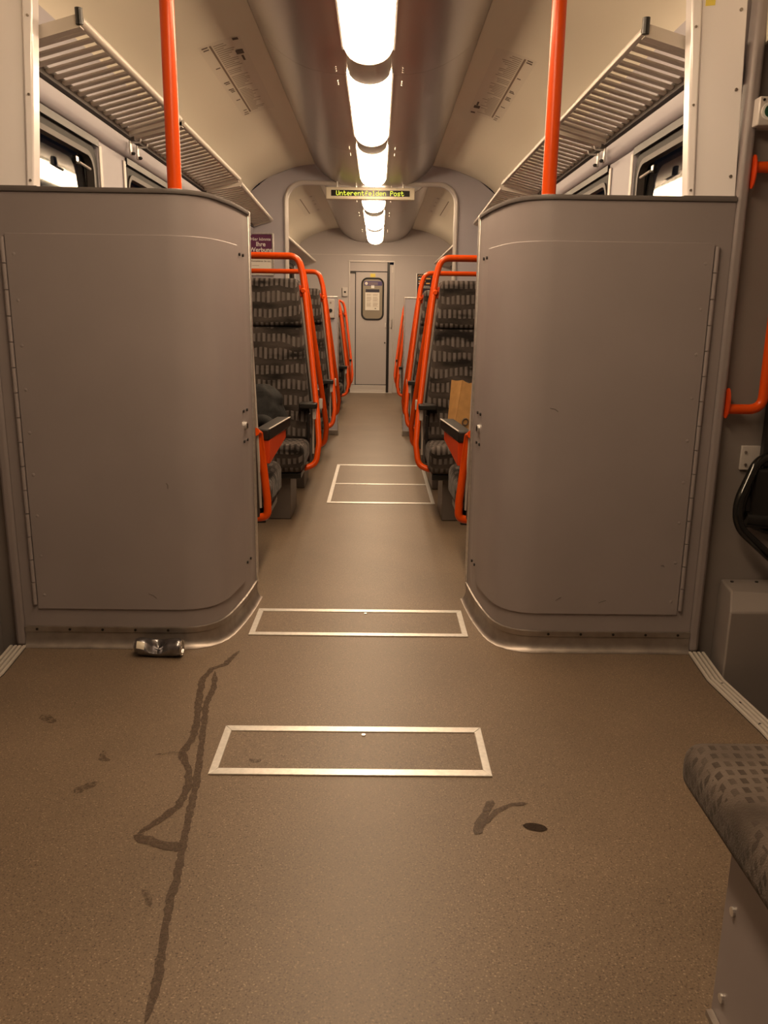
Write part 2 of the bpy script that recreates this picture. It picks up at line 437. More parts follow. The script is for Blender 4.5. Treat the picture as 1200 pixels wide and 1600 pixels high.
# ------------------------------------------------------------------ duct with lamps
DUCTS = []
DPROF = [(.105, 2.402), (.2, 2.408), (.3, 2.426), (.4, 2.466), (.5, 2.536), (.565, 2.612)]
for (ya, yb, dz, lab, cuts) in ((-1.6, 8.31, 0, 'brushed metal lamp duct hanging below the ceiling in front of the arch', (-1.6, .6, 2.5, 4.56, 6.52, 8.31)),
                                (8.42, Y_END, DZ2, 'far brushed metal lamp duct beyond the arch', (8.42, 9.6, 11.4, Y_END))):
    du = thing('ceiling_duct', (0, ya, 2.4 + dz), lab, 'ceiling duct', kind='structure')
    DUCTS.append(du)
    for a, b in zip(cuts, cuts[1:]):
        for s in (-1, 1):
            part('duct_panel', shell(dense_prof(DPROF, dz), a + .0015, b - .0015, s, .012), 'duct', du)
            for yy in (a + .12, b - .12):
                for k in range(3):
                    part('screw', MB().cyl((s * .17, yy + k * .035, 2.4063 + dz), (s * .17, yy + k * .035, 2.4018 + dz), .004, 8), 'alu_bright', du)
LAMPS = [(.62, 2.33, 0), (2.62, 4.12, 0), (4.47, 5.98, 0), (6.28, 7.76, 0), (8.47, 8.82, DZ2), (9.25, 10.59, DZ2), (10.90, 12.60, DZ2)]
LLAB = ['ceiling lamp directly above the entrance floor', 'nearest lit ceiling lamp tube at the top of the picture',
        'second lit ceiling lamp tube from the top of the picture', 'lit ceiling lamp tube right in front of the destination display',
        'short lit ceiling lamp tube just below the destination display', 'middle lit ceiling lamp tube beyond the arch', 'farthest lit ceiling lamp tube above the end wall']


def lens(y0, y1, dz, wd=.112, dp=.078, taper=True):
    n = 14; mb = MB()
    ys = [y0 + (y1 - y0) * t for t in (0, .004, .012, .03, .5, .97, .988, .996, 1)]; sc = [.0, .55, .8, 1, 1, 1, .8, .55, .0]
    if not taper: ys, sc = [y0, y1], [1, 1]
    rings = []
    for y, c in zip(ys, sc):
        c2 = c if taper else 1
        rings.append([(wd * math.cos(math.pi + math.pi * k / n), y, 2.4012 + dz + dp * (0.25 + .75 * c2) * math.sin(math.pi + math.pi * k / n)) for k in range(n + 1)])
    vs = [p for r in rings for p in r]; k = n + 1
    fs = [(i * k + j, i * k + j + 1, (i + 1) * k + j + 1, (i + 1) * k + j) for i in range(len(rings) - 1) for j in range(n)]
    fs += [tuple(range(k)), tuple((len(rings) - 1) * k + j for j in range(k - 1, -1, -1))]
    fs += [(i * k, (i + 1) * k, (i + 1) * k + n, i * k + n) for i in range(len(rings) - 1)]
    return mb.add(vs, fs)


for (a, b, dz), lab in zip(LAMPS, LLAB):
    t = thing('ceiling_lamp', (0, (a + b) / 2, 2.44 + dz), lab, 'lamp', 'lamps of the ceiling duct')
    part('lamp_lens', lens(a, b, dz), 'lens_on', t, label='glowing white lamp cover')
    for s in (-1, 1):
        part('side_rail', MB().box(s * .114, s * .122, a, b, 2.390 + dz, 2.4016 + dz), 'alu', t)
GAPS = [(-1.55, .61, 0, 'long unlit lamp cover behind the viewer'), (2.34, 2.61, 0, 'unlit lamp cover section over the partitions'),
        (4.13, 4.46, 0, 'dark unlit lamp cover section between the two nearest lit lamps'), (5.99, 6.27, 0, 'dark unlit lamp cover section next to the third lit lamp'),
        (8.83, 9.24, DZ2, 'dark unlit lamp cover section beneath the destination display'), (10.60, 10.89, DZ2, 'dark unlit lamp cover section before the farthest lamp')]
for a, b, dz, lab in GAPS:
    part('lamp_cover', lens(a, b, dz, .108, .070, False), 'lens_off', DUCTS[0 if dz == 0 else 1], label=lab)

# ------------------------------------------------------------------ side walls with windows
WINS = [(2.93, 3.90), (4.30, 5.95), (6.35, 8.0), (8.75, 10.3), (10.8, 12.6)]
ZW0, ZW1, XW = .88, 1.928, 1.205
for s in (-1, 1):
    t = thing('wall_' + SIDE[s], (s * 1.2, 5, 0), 'grey %s-hand side wall with a row of windows' % SIDE[s], 'wall', kind='structure')
    def wb(x0, x1, y0, y1, z0, z1): return MB().box(min(s * x0, s * x1), max(s * x0, s * x1), y0, y1, z0, z1)
    part('lower_panel', wb(XW, 1.30, 2.905, Y_END, 0, ZW0), 'wall', t, smooth=0)
    part('upper_panel', wb(XW, 1.30, 2.905, Y_END, ZW1, 2.3), 'wall', t, smooth=0)
    ys = [2.905] + [v for p in WINS for v in p] + [Y_END]
    for a, b in zip(ys[::2], ys[1::2]):
        part('window_pillar', wb(XW, 1.30, a, b, ZW0, ZW1), 'wall', t, smooth=0)
        if b - a > .2:
            for e, sg in ((a, 1), (b, -1)):
                part('pillar_trim', wb(XW - .010, XW - .0005, e + sg * .006, e + sg * .036, ZW0 - .02, ZW1), 'paint_alu', t, (.004, 2))
    # rounded cornice under the rack
    cp = [(s * x, z) for x, z in ((XW - .0005, 1.948), (XW - .012, 1.950), (XW - .026, 1.962), (XW - .034, 1.98), (XW - .038, 2.019), (XW - .0005, 2.02))]
    for y0, y1 in ((2.84, 8.32), (8.42, Y_END - .01)):
        part('cornice', MB().prism(cp, 'y', y0, y1), 'wall', t)
    for i, (a, b) in enumerate(WINS):
        where = ['nearest the entrance, right above the partition', 'second from the partition', 'just before the arch', 'first beyond the arch', 'next to the end wall'][i]
        wn = thing('window_%d' % (i + 1 + (5 if s > 0 else 0)), (s * 1.22, (a + b) / 2, ZW0), 'dark night window in the %s wall, %s' % (SIDE[s], where), 'window', kind='structure')
        def rim(name, mt, o, wd, x0, x1, r):
            ya, yb, za, zb = a + o, b - o, ZW0 + o, ZW1 - o
            def rr(d):
                c = max(r - d, .01); P = []
                for cy, cz, q in ((yb - d - c, zb - d - c, 0), (ya + d + c, zb - d - c, 1), (ya + d + c, za + d + c, 2), (yb - d - c, za + d + c, 3)):
                    for k in range(7):
                        g_ = math.pi / 2 * (q + k / 6); P.append((cy + c * math.cos(g_), cz + c * math.sin(g_)))
                return P
            A, B = rr(0), rr(wd); n = len(A); m_ = MB(); vs = []
            for X in (x0, x1): vs += [(s * X, y, z) for y, z in A] + [(s * X, y, z) for y, z in B]
            fs = []
            for k in range(n):
                j = (k + 1) % n
                fs += [(k, j, n + j, n + k), (2 * n + k, 3 * n + k, 3 * n + j, 2 * n + j), (k, 2 * n + k, 2 * n + j, j), (n + k, n + j, 3 * n + j, 3 * n + k)]
            part(name, m_.add(vs, fs), mt, wn)
        rim('window_seal', 'rubber', .001, .05, XW + .004, XW + .06, .10)
        rim('window_frame', 'frame_dark', .045, .022, XW - .002, XW + .03, .09)
        gl = [(s * x, y, z) for z, d in ((ZW0 + .06, -.006), (ZW1 - .06, .036)) for x, y in ((XW + .006 + d, a + .06), (XW + .011 + d, a + .06), (XW + .011 + d, b - .06), (XW + .006 + d, b - .06))]
        part('glass_pane', MB().hexa(gl), 'glass', wn, smooth=0)
        zt = ZW1 - .37
        part('tilt_rail', wb(XW - .004, XW + .006, a + .078, b - .078, zt - .016, zt + .016), 'steel', wn, (.004, 2))
        part('top_channel', wb(XW - .012, XW - .0005, a + .01, b - .01, ZW1 - .012, ZW1 + .018), 'black', wn)
        for e in ((b - .30,) if b - a < 1.2 else (a + .35, b - .35)):
            h = part('tilt_latch', wb(XW - .014, XW + .004, e - .016, e + .016, ZW1 - .135, ZW1 - .10), 'black_gloss', wn, (.003, 2))
            part('latch_lever', MB().cyl((s * (XW - .02), e, ZW1 - .125), (s * (XW - .02), e + .13, ZW1 - .13), .0055, 8), 'alu_bright', h)

# white end panels standing above the partitions
for s in (-1, 1):
    t = thing('trim_%d' % (1 if s < 0 else 2), (s * 1.13, 2.82, 1.6), 'tall pale glossy panel above the %s-hand partition' % SIDE[s], 'panel', kind='structure')
    def quad(xi0, xi1, xo0, xo1, z0, z1, y0, y1):
        return MB().hexa([(s * x, y + .35 * (1.226 - x), z) for x, y, z in ((xi0, y0, z0), (xo0, y0, z0), (xo0, y1, z0), (xi0, y1, z0), (xi1, y0, z1), (xo1, y0, z1), (xo1, y1, z1), (xi1, y1, z1))])
    part('panel_face', quad(1.105, 1.060, 1.226, 1.192, 1.597, 2.45, 2.815, 2.845), 'wall_light', t, (.003, 2))
    part('edge_strip', quad(1.082, 1.025, 1.1035, 1.058, 1.597, 2.45, 2.803, 2.86), 'wall_light', t, (.006, 3))
    for z, d in ((1.66, .018), (1.92, .018), (2.15, .018)):
        xo = 1.226 - .04 * (z - 1.6) - d
        yo = 2.815 + .35 * (1.226 - xo); part('screw', MB().cyl((s * xo, yo - .004, z), (s * xo, yo + .0005, z), .005, 10), 'steel', t)
        xi = 1.093 - .060 * (z - 1.6)
        yi = 2.803 + .35 * (1.226 - xi); part('screw', MB().cyl((s * xi, yi - .004, z - .04), (s * xi, yi + .0005, z - .04), .004, 10), 'steel', t)
    if s > 0:
        part('warning_sticker', MB().hexa([(x, y + .35 * (1.226 - x), z) for z in (2.170, 2.215) for x, y in ((1.085, 2.8135), (1.112, 2.8135), (1.112, 2.8145), (1.085, 2.8145))]), 'yellow', t, label='small yellow sticker')

# ------------------------------------------------------------------ grey partition cabinets
PLAN = [(1.225, 2.80), (1.0, 2.80), (.80, 2.80), (.645, 2.80), (.602, 2.808), (.565, 2.826), (.538, 2.853), (.518, 2.89), (.504, 2.935), (.494, 2.99), (.483, 3.06), (.473, 3.14), (.465, 3.24), (.459, 3.36)]


def plan(s):
    P = [(s * x, y) for x, y in PLAN]
    return P if s < 0 else P[::-1]          # runs with increasing x so that (dy, -dx) points to the viewer


for s in (-1, 1):
    P = plan(s)
    nm = SIDE[s]
    t = thing('partition_cabinet', (s * .85, 3.1, 0), 'grey chest-high partition cabinet with rounded corner on the %s of the aisle' % nm, 'partition', 'partition cabinets')
    back = [(s * .48, 3.40), (s * 1.20, 3.40), (s * 1.20, 2.84), (s * 1.225, 2.84)]
    poly = [(s * x, y) for x, y in PLAN] + back
    part('body', MB().prism(poly, 'z', .0562, 1.578), 'cabinet', t, smooth=50)
    # door leaf wraps round the corner
    if s < 0: seg = [p for p in P if p[0] >= -1.01 and p[1] < 3.2]; path = [(-1.167, 2.80)] + seg
    else: seg = [p for p in P if p[0] <= 1.01 and p[1] < 3.2]; path = seg + [(1.167, 2.80)]
    dr = part('door', MB().strip(path, [(.0008, .148), (.0065, .1475), (.0075, .149), (.0075, 1.448), (.0065, 1.4495), (.0008, 1.449)]), 'cabinet', t, smooth=25)
    xh = s * 1.177
    for k in range(15):
        z0 = .165 + k * .085
        part('hinge_knuckle', MB().cyl((xh, 2.792, z0 + .001), (xh, 2.792, z0 + .083), .0072, 10), 'cabinet', dr)
    for k in range(9):
        z0 = .20 + k * .148
        part('rivet', MB().tube([(s * 1.142, 2.7935, z0), (s * 1.142, 2.7915, z0), (s * 1.142, 2.7905, z0)], [.0065, .005, .001], 8), 'cabinet', dr)
    SC = {1: [(.655, .90, .684, .888), (.718, .200, .738, .213), (.876, .192, .903, .202), (1.092, .337, 1.104, .332)], -1: [(-.764, .209, -.735, .192), (-.68, .62, -.675, .60)]}
    for x0_, z0_, x1_, z1_ in SC[s]:
        if abs(x0_) < .64: continue
        part('scuff_mark', MB().tube([(x0_, 2.7922, z0_), ((x0_ + x1_) / 2 + .003, 2.7920, (z0_ + z1_) / 2 + .003), (x1_, 2.7922, z1_)], .0011, 5), 'cabinet_dark', dr)
    # screws and lock on the aisle cheek
    def cheek(u, z):                         # point on the cheek at y=u
        for (x0, y0), (x1, y1) in zip(PLAN, PLAN[1:]):
            if y0 <= u <= y1 and y1 > y0: return Vector((s * (x0 + (x1 - x0) * (u - y0) / (y1 - y0)), u, z))
    nrm = Vector((-s, -.10, 0)).normalized()
    for z in (.21, .71, .83, 1.42):
        for u in (3.19, 3.245):
            p = cheek(u, z); part('screw', MB().cyl(p + nrm * .0005, p + nrm * .006, .006, 8), 'black', t)
    p = cheek(3.215, .77); lk = part('lock', MB().cyl(p, p + nrm * .010, .016, 16), 'alu', t)
    part('lock_slot', MB().box(min((p + nrm * .0105).x, (p + nrm * .013).x), max((p + nrm * .0105).x, (p + nrm * .013).x), p.y - .003, p.y + .003, p.z - .009, p.z + .009), 'black', lk)
    part('top_edging', MB().strip(P, [(-.03, 1.579), (.006, 1.579), (.008, 1.584), (.006, 1.5935), (-.03, 1.5945)]), 'cabinet_dark', t)
    part('top_plate', MB().prism([(x * .999 + s * .004, y + .015) for x, y in poly[:-4]] + back, 'z', 1.579, 1.5915), 'cabinet', t)
    part('edge_profile', MB().box(min(s * .451, s * .475), max(s * .451, s * .475), 3.361, 3.385, .06, 1.594), 'alu', t, (.006, 3))
    part('kick_band', MB().strip(P, [(.0008, .0575), (.006, .0575), (.007, .078), (.0008, .080)]), 'steel', t)
    part('kick_cove', MB().strip(P, [(.0, .0555), (.003, .0555), (.004, .030), (.010, .012), (.019, .0035), (.026, .0012), (.026, .0004), (.0, .0004)]), 'steel', t, smooth=60)
    for k in range(5):
        x = s * (.70 + k * .12)
        part('screw', MB().cyl((x, 2.7935, .068), (x, 2.7915, .068), .005, 8), 'black', t)
    # post closing the cabinet towards the door recess
    part('corner_post', MB().box(min(s * 1.226, s * 1.262), max(s * 1.226, s * 1.262), 2.792, 2.86, .0005, 2.45), 'cabinet', t, (.012, 3))
    part('ledge_trim', MB().box(min(s * 1.05, s * 1.225), max(s * 1.05, s * 1.225), 2.796, 2.8025, 1.580, 1.5965), 'cabinet_dark', t, (.002, 2))
    # orange pole
    tp = thing('grab_pole', (s * .629, 2.90, 1.595), 'orange vertical grab pole standing on the %s-hand partition' % nm, 'grab pole', 'grab poles on the partitions')
    part('pole', MB().cyl((s * .629, 2.90, 1.600), (s * .629, 2.90, 2.595), .0235, 20), 'orange', tp)
    part('foot_collar', MB().tube([(s * .629, 2.90, 1.5965), (s * .629, 2.90, 1.602), (s * .629, 2.90, 1.606)], [.033, .032, .026], 20), 'alu', tp)

# ------------------------------------------------------------------ door recesses beside the entrance
for s in (-1, 1):
    nm = SIDE[s]
    def rb(x0, x1, y0, y1, z0, z1): return MB().box(min(s * x0, s * x1), max(s * x0, s * x1), y0, y1, z0, z1)
    solo('wall_recess_' + nm, rb(1.262, 1.62, 2.84, 2.90, -.35, 2.5), 'recess', (s * 1.44, 2.86, -.35), 'cabinet-grey wall tinted for dim light, in the %s-hand door recess facing the viewer' % nm, 'wall', kind='structure', smooth=0)
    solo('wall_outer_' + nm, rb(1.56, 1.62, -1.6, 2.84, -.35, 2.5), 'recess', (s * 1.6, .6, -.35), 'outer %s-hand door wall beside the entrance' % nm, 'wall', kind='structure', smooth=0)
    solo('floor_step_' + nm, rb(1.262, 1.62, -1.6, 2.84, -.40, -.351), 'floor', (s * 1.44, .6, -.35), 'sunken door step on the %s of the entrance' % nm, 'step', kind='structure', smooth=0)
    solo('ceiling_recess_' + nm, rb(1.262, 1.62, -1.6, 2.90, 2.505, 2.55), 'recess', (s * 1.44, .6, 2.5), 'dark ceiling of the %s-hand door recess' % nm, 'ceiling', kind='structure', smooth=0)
    st = thing('door_sill', (s * 1.23, 1, 0), 'ribbed aluminium sill strip along the %s edge of the entrance floor' % nm, 'door sill', 'sill strips of the entrance')
    pts = [(s * 1.228, 2.785), (s * 1.205, 2.55), (s * 1.226, 2.2), (s * 1.226, -1.5)]
    if s > 0: pts = pts[::-1]
    pts = pts[::-1]
    for o in (0, .016, .032, .048):
        q = [(x + s * o, y) for x, y in pts]
        part('rib', MB().strip(q, [(-.0055, .0006), (-.0045, .008), (.0045, .008), (.0055, .0006)]), 'slat', st)
    part('sill_base', MB().strip([(x + s * .024, y) for x, y in pts], [(-.031, .0003), (-.031, .0022), (.031, .0022), (.031, .0003)]), 'black', st)
    for y in (2.52, 2.38, 2.24):
        part('screw', MB().cyl((s * 1.238, y, .003), (s * 1.238, y, .0085), .004, 8), 'black', st)
    # chamfered step-well cover
    cx = thing('step_cover', (s * 1.44, 2.72, -.35), 'chamfered brown cover box in the %s-hand door recess' % nm, 'cover box', 'cover boxes in the door recesses')
    A = [(s * 1.33, 2.838), (s * 1.283, 2.62), (s * 1.555, 2.62), (s * 1.555, 2.838)]
    B = [(s * 1.335, 2.838), (s * 1.315, 2.70), (s * 1.555, 2.66), (s * 1.555, 2.838)]
    m_ = MB(); vs = [(x, y, -.349) for x, y in A] + [(x, y, .225) for x, y in A] + [(x, y, .275) for x, y in B]
    m_.add(vs, [(3, 2, 1, 0), (8, 9, 10, 11)] + [(i, (i + 1) % 4, 4 + (i + 1) % 4, 4 + i) for i in range(4)] + [(4 + i, 4 + (i + 1) % 4, 8 + (i + 1) % 4, 8 + i) for i in range(4)])
    part('cover_shell', m_, 'recess', cx, (.006, 2), smooth=30)
    for x in (1.36, 1.45):
        part('screw', MB().cyl((s * x, 2.80, .2755), (s * x, 2.80, .279), .006, 8), 'black', cx)

# orange handrail in the right recess, door button, black bent bracket
t = thing('handrail', (1.33, 2.79, .88), 'orange bent handrail on the post right of the partition', 'handrail')
part('rail_tube', MB().tube(fillet([(1.266, 2.79, .905), (1.388, 2.79, .905), (1.388, 2.79, 1.684), (1.266, 2.79, 1.684)], .05, 8), .0175, 14), 'orange', t)
for z in (.925, 1.67):
    part('flange', MB().prism([(2.79 + .024 * math.cos(k * math.pi / 12), z + .052 * math.sin(k * math.pi / 12)) for k in range(24)], 'x', 1.2625, 1.2665), 'orange_dark', t)
t = thing('door_button', (1.33, 2.80, 1.79), 'pale door control box with a green button at the right edge', 'door button')
part('button_box', MB().box(1.243, 1.42, 2.748, 2.7912, 1.80, 1.884), 'paint_alu', t, (.004, 2))
part('button_back', MB().box(1.2665, 1.42, 2.7914, 2.8395, 1.803, 1.881), 'paint_alu', t)
part('button_ring', MB().tube([(1.278, 2.748, 1.840), (1.278, 2.743, 1.840)], .027, 24), 'white', t)
part('green_button', MB().tube([(1.278, 2.743, 1.840), (1.278, 2.739, 1.840)], .0195, 24), 'green', t)
part('screw', MB().cyl((1.256, 2.748, 1.873), (1.256, 2.745, 1.873), .004, 8), 'black', t)
t = thing('folding_bracket', (1.42, 2.78, .4), 'black bent tube bracket below the orange handrail', 'bracket')
part('mount_plate', MB().box(1.352, 1.42, 2.828, 2.8395, .685, .772), 'paint_alu', t, (.003, 2))
for x in (1.366, 1.37):
    part('screw', MB().cyl((x, 2.827, .75 if x < 1.368 else .705), (x, 2.823, .75 if x < 1.368 else .705), .005, 8), 'steel', t)
part('bent_tube', MB().tube(fillet([(1.475, 2.79, .745), (1.392, 2.78, .735), (1.318, 2.74, .585), (1.325, 2.73, .50), (1.545, 2.70, .31)], .06, 8), .0165, 14), 'black_gloss', t)
part('inner_tube', MB().tube(fillet([(1.47, 2.81, .72), (1.40, 2.80, .70), (1.365, 2.80, .56), (1.375, 2.80, .50), (1.54, 2.80, .44)], .04, 6), .010, 10), 'black_gloss', t)
part('upright', MB().box(1.415, 1.475, 2.79, 2.83, .70, 1.01), 'black', t, (.008, 2))
part('pivot_block', MB().box(1.385, 1.53, 2.77, 2.83, .50, .70), 'black', t, (.012, 3))
part('pivot_roll', MB().cyl((1.372, 2.79, .515), (1.53, 2.79, .505), .030, 16), 'black_gloss', t)

# folding seat beside the viewer
t = thing('folding_bench', (.92, 1.0, 0), 'worn patterned seat cushion on a grey box at the lower right corner', 'seat')
part('seat_box', MB().box(.668, 1.2, .55, 1.195, .0005, .372), 'cabinet', t, (.004, 2))
for z in (.06, .235):
    part('screw', MB().cyl((.668, 1.16, z), (.664, 1.16, z), .008, 10), 'alu', t)
m_ = MB().box(.625, 1.2, .70, 1.35, .36, .455)
part('cushion', m_, 'fabric_pale', t, (.035, 5), smooth=60)
part('foot_rail', MB().box(.655, .667, .56, 1.185, .0005, .012), 'steel', t)

# ------------------------------------------------------------------ luggage racks
def rack(s, y0, y1, xt0, xt1, z_t, z_w, label, slats, cap):
    t = thing('luggage_rack', (s * 1.05, (y0 + y1) / 2, z_w), label, 'luggage rack', 'luggage racks above the seats')
    xw = 1.158
    def tip(y): return xt0 + (xt1 - xt0) * (y - y0) / (y1 - y0)
    part('front_rail', MB().tube([(s * tip(y0), y0, z_t + .004), (s * tip(y1), y1, z_t + .004)], .016, 12, flat=.8), 'slat', t)
    part('wall_rail', MB().box(min(s * xw, s * 1.204), max(s * xw, s * 1.204), y0, y1, z_w - .018, z_w + .02), 'cabinet_dark', t)
    for y in (y0 + .018, y1 - .018):
        x = tip(y); part('end_beam', MB().hexa([(s * x, y - .018, z_t - .014), (s * xw, y - .018, z_w - .014), (s * xw, y + .018, z_w - .014), (s * x, y + .018, z_t - .014),
                                                 (s * x, y - .018, z_t + .026), (s * xw, y - .018, z_w + .026), (s * xw, y + .018, z_w + .026), (s * x, y + .018, z_t + .026)]), 'slat', t)
    n = slats; step = (y1 - y0 - .08) / n; cache = None
    def slat(x):
        hw = .0165; dz = (z_t - z_w) / (xw - x)
        def q(xx, z): return z_w + (xw - xx) * dz + z
        L = x + .006
        return MB().hexa([(s * L, -hw, q(L, -.005)), (s * xw, -hw, q(xw, -.005)), (s * xw, hw, q(xw, -.005)), (s * L, hw, q(L, -.005)),
                          (s * L, -hw, q(L, .005)), (s * xw, -hw, q(xw, .005)), (s * xw, hw, q(xw, .005)), (s * L, hw, q(L, .005))])
    same = abs(xt0 - xt1) < 1e-4
    for k in range(n):
        y = y0 + .04 + step * (k + .5)
        if cache is None or not same: cache = to_mesh('slat', slat(tip(y)), 'slat', 30)
        instance('slat', cache, t, (0, y, 0), (.0035, 2))
    if cap:
        part('end_cap', MB().tube([(s * tip(y0), y0 - .002, z_t - .008), (s * tip(y0), y0 - .004, z_t + .040)], .012, 12), 'black', t)
    return t


for s in (-1, 1):
    nm = SIDE[s]
    rack(s, 2.93, 4.28, .92, .92, 2.115, 2.05, '%s-hand slatted luggage rack nearest the entrance, with a black end cap' % nm, 16, True)
    rack(s, 4.33, 6.02, .92, .92, 2.11, 2.05, '%s-hand slatted luggage rack in the middle, behind the orange pole' % nm, 19, False)
    rack(s, 6.06, 8.30, .92, .985, 2.09, 2.045, '%s-hand tapering luggage rack ending at the arch' % nm, 25, False)
    t = rack(s, 8.50, 13.1, .925, .925, 2.01, 1.97, '%s-hand luggage rack beyond the arch' % nm, 60, False)
    for y in (4.24, 4.36):
        hk = thing('coat_hook', (s * 1.15, y, 1.94), 'chrome coat hook below the %s rack joint, %s' % (nm, 'nearer one' if y < 4.3 else 'farther one'), 'coat hook', 'coat hooks at the rack joints')
        part('hook_plate', MB().box(min(s * 1.148, s * 1.158), max(s * 1.148, s * 1.158), y - .012, y + .012, 1.945, 2.01), 'alu', hk, (.003, 2))
        part('hook_prong', MB().tube(fillet([(s * 1.147, y, 2.003), (s * 1.105, y, 2.003), (s * 1.10, y, 2.02)], .012, 5), .005, 8), 'alu', hk)
        part('hook_knob', MB().tube([(s * 1.147, y, 1.953), (s * 1.135, y, 1.953), (s * 1.13, y, 1.953)], [.008, .008, .002], 10), 'black', hk)

# ------------------------------------------------------------------ bulkhead with arch
XL, XR, ZT, NL, NR, ZN = -.835, .79, 2.43, -.352, .325, 1.375


def arc(cx, cz, r, a0, a1, n=8): return [(cx + r * math.cos(math.radians(a0 + (a1 - a0) * k / n)), cz + r * math.sin(math.radians(a0 + (a1 - a0) * k / n))) for k in range(n + 1)]


inner = arc(XL + .16, ZT - .16, .16, 180, 90) + arc(XR - .16, ZT - .16, .16, 90, 0)
open_ = [(XL, ZN)] + inner + [(XR, ZN)]
bk = thing('wall_middle', (0, Y_BLK, 0), 'grey bulkhead wall with a wide rounded arch between the compartments', 'wall', kind='structure')
po = [(-1.205, 0), (-1.205, 2.74)]
left = [(-1.205, 0), (NL, 0), (NL, ZN), (XL, ZN)]
# three convex-ish pieces: left leg, right leg, head
for sgn, a, b, n_ in ((-1, -1.205, XL, NL), (1, XR, 1.205, NR)):
    part('side_panel', MB().box(a, b, Y_BLK, Y_BLK + .07, 0.0005, 2.0), 'wall', bk, smooth=0)
    lo, hi = (XL, NL) if sgn < 0 else (NR, XR)
    part('wing_panel', MB().box(lo, hi, Y_BLK, Y_BLK + .05, 0.012, ZN), 'wall', bk, smooth=0)
    part('wing_top_trim', MB().box(lo, hi, Y_BLK - .006, Y_BLK + .056, ZN, ZN + .014), 'alu', bk, (.003, 2))
    e = NL if sgn < 0 else NR
    part('wing_edge_trim', MB().box(min(e, e - sgn * .012), max(e, e - sgn * .012), Y_BLK - .006, Y_BLK + .056, 0.0005, ZN + .014), 'alu', bk, (.003, 2))
    part('wing_kick', MB().box(lo, hi, Y_BLK - .012, Y_BLK - .0005, 0.0005, .055), 'steel', bk, (.003, 2))
head = [(-1.205, 2.0), (XL, 2.0)] + inner + [(XR, 2.0), (1.205, 2.0), (1.205, 2.34), (1.01, 2.49), (.6, 2.64), (-.6, 2.64), (-1.01, 2.49), (-1.205, 2.34)]
part('arch_panel', MB().prism(head, 'y', Y_BLK, Y_BLK + .07), 'wall', bk, smooth=0)
part('arch_trim', MB().tube([(x, Y_BLK - .008, z) for x, z in [(XL - .012, ZN)] + arc(XL + .16, ZT - .16, .172, 180, 90) + arc(XR - .16, ZT - .16, .172, 90, 0) + [(XR + .012, ZN)]], .024, 10, flat=.75), 'paint_alu', bk)
# control box on the wing
t = thing('switch_box', (-.416, Y_BLK, 1.18), 'pale oblong switch box with a dark button on the left wing panel', 'switch box')
part('switch_case', MB().box(-.456, -.378, Y_BLK - .035, Y_BLK - .0005, 1.177, 1.358), 'paint_alu', t, (.006, 2))
part('switch_button', MB().tube([(-.417, Y_BLK - .036, 1.25), (-.417, Y_BLK - .044, 1.25)], .018, 16), 'black', t)
part('switch_ring', MB().tube([(-.417, Y_BLK - .036, 1.325), (-.417, Y_BLK - .038, 1.325)], .010, 12), 'steel', t)

# advert on the left bulkhead leg
t = thing('advert_frame', (-1.09, Y_BLK, 1.57), 'purple and white advertising poster in a metal frame left of the arch', 'poster')
x0, x1, z0, z1 = -1.21, -.972, 1.575, 1.975; yy = Y_BLK - .012
part('poster_top', MB().box(x0, x1 - .018, yy - .003, yy, 1.745, z1 - .014), 'purple', t, smooth=0)
part('poster_foot', MB().box(x0, x1 - .018, yy - .003, yy, z0 + .014, 1.745), 'paper', t, smooth=0)
part('back_board', MB().box(x0, x1, yy, Y_BLK - .0005, z0, z1), 'paint_alu', t, smooth=0)
for b_ in ((x1 - .018, x1, z0, z1), (x0, x1 - .0185, z1 - .013, z1), (x0, x1 - .0185, z0, z0 + .013)):
    part('frame_bar', MB().box(b_[0], b_[1], yy - .012, yy - .0035, b_[2], b_[3]), 'alu', t, (.003, 2))
xc = -1.1
for txt, sz, zz, bo in (('Hier könnte', .040, 1.905, .0004), ('Ihre', .058, 1.852, .0012), ('Werbung', .058, 1.800, .0012), ('stehen.', .040, 1.755, .0004)):
    text_part('lettering', txt, sz, 'white', t, (xc, yy - .0036, zz), align='CENTER', bold=bo)
text_part('lettering', 'Kontaktieren Sie uns.', .022, 'print', t, (xc, yy - .0036, 1.705), align='CENTER', bold=.0005)
part('text_line', MB().box(x0 + .02, xc - .02, yy - .0045, yy - .0036, 1.668, 1.672), 'print_soft', t)
part('logo_mark', MB().prism(arc(-1.03, 1.622, .016, 180, 360, 8) + [(-1.014, 1.632), (-1.022, 1.632), (-1.024, 1.622), (-1.036, 1.622), (-1.038, 1.632), (-1.046, 1.632)], 'y', yy - .0045, yy - .0036), 'print', t)

def on_duct(x):
    D = dense_prof(DPROF)
    for (x0, z0), (x1, z1) in zip(D, D[1:]):
        if x0 <= x <= x1: return z0 + (z1 - z0) * (x - x0) / (x1 - x0) - .0005
    return 2.40


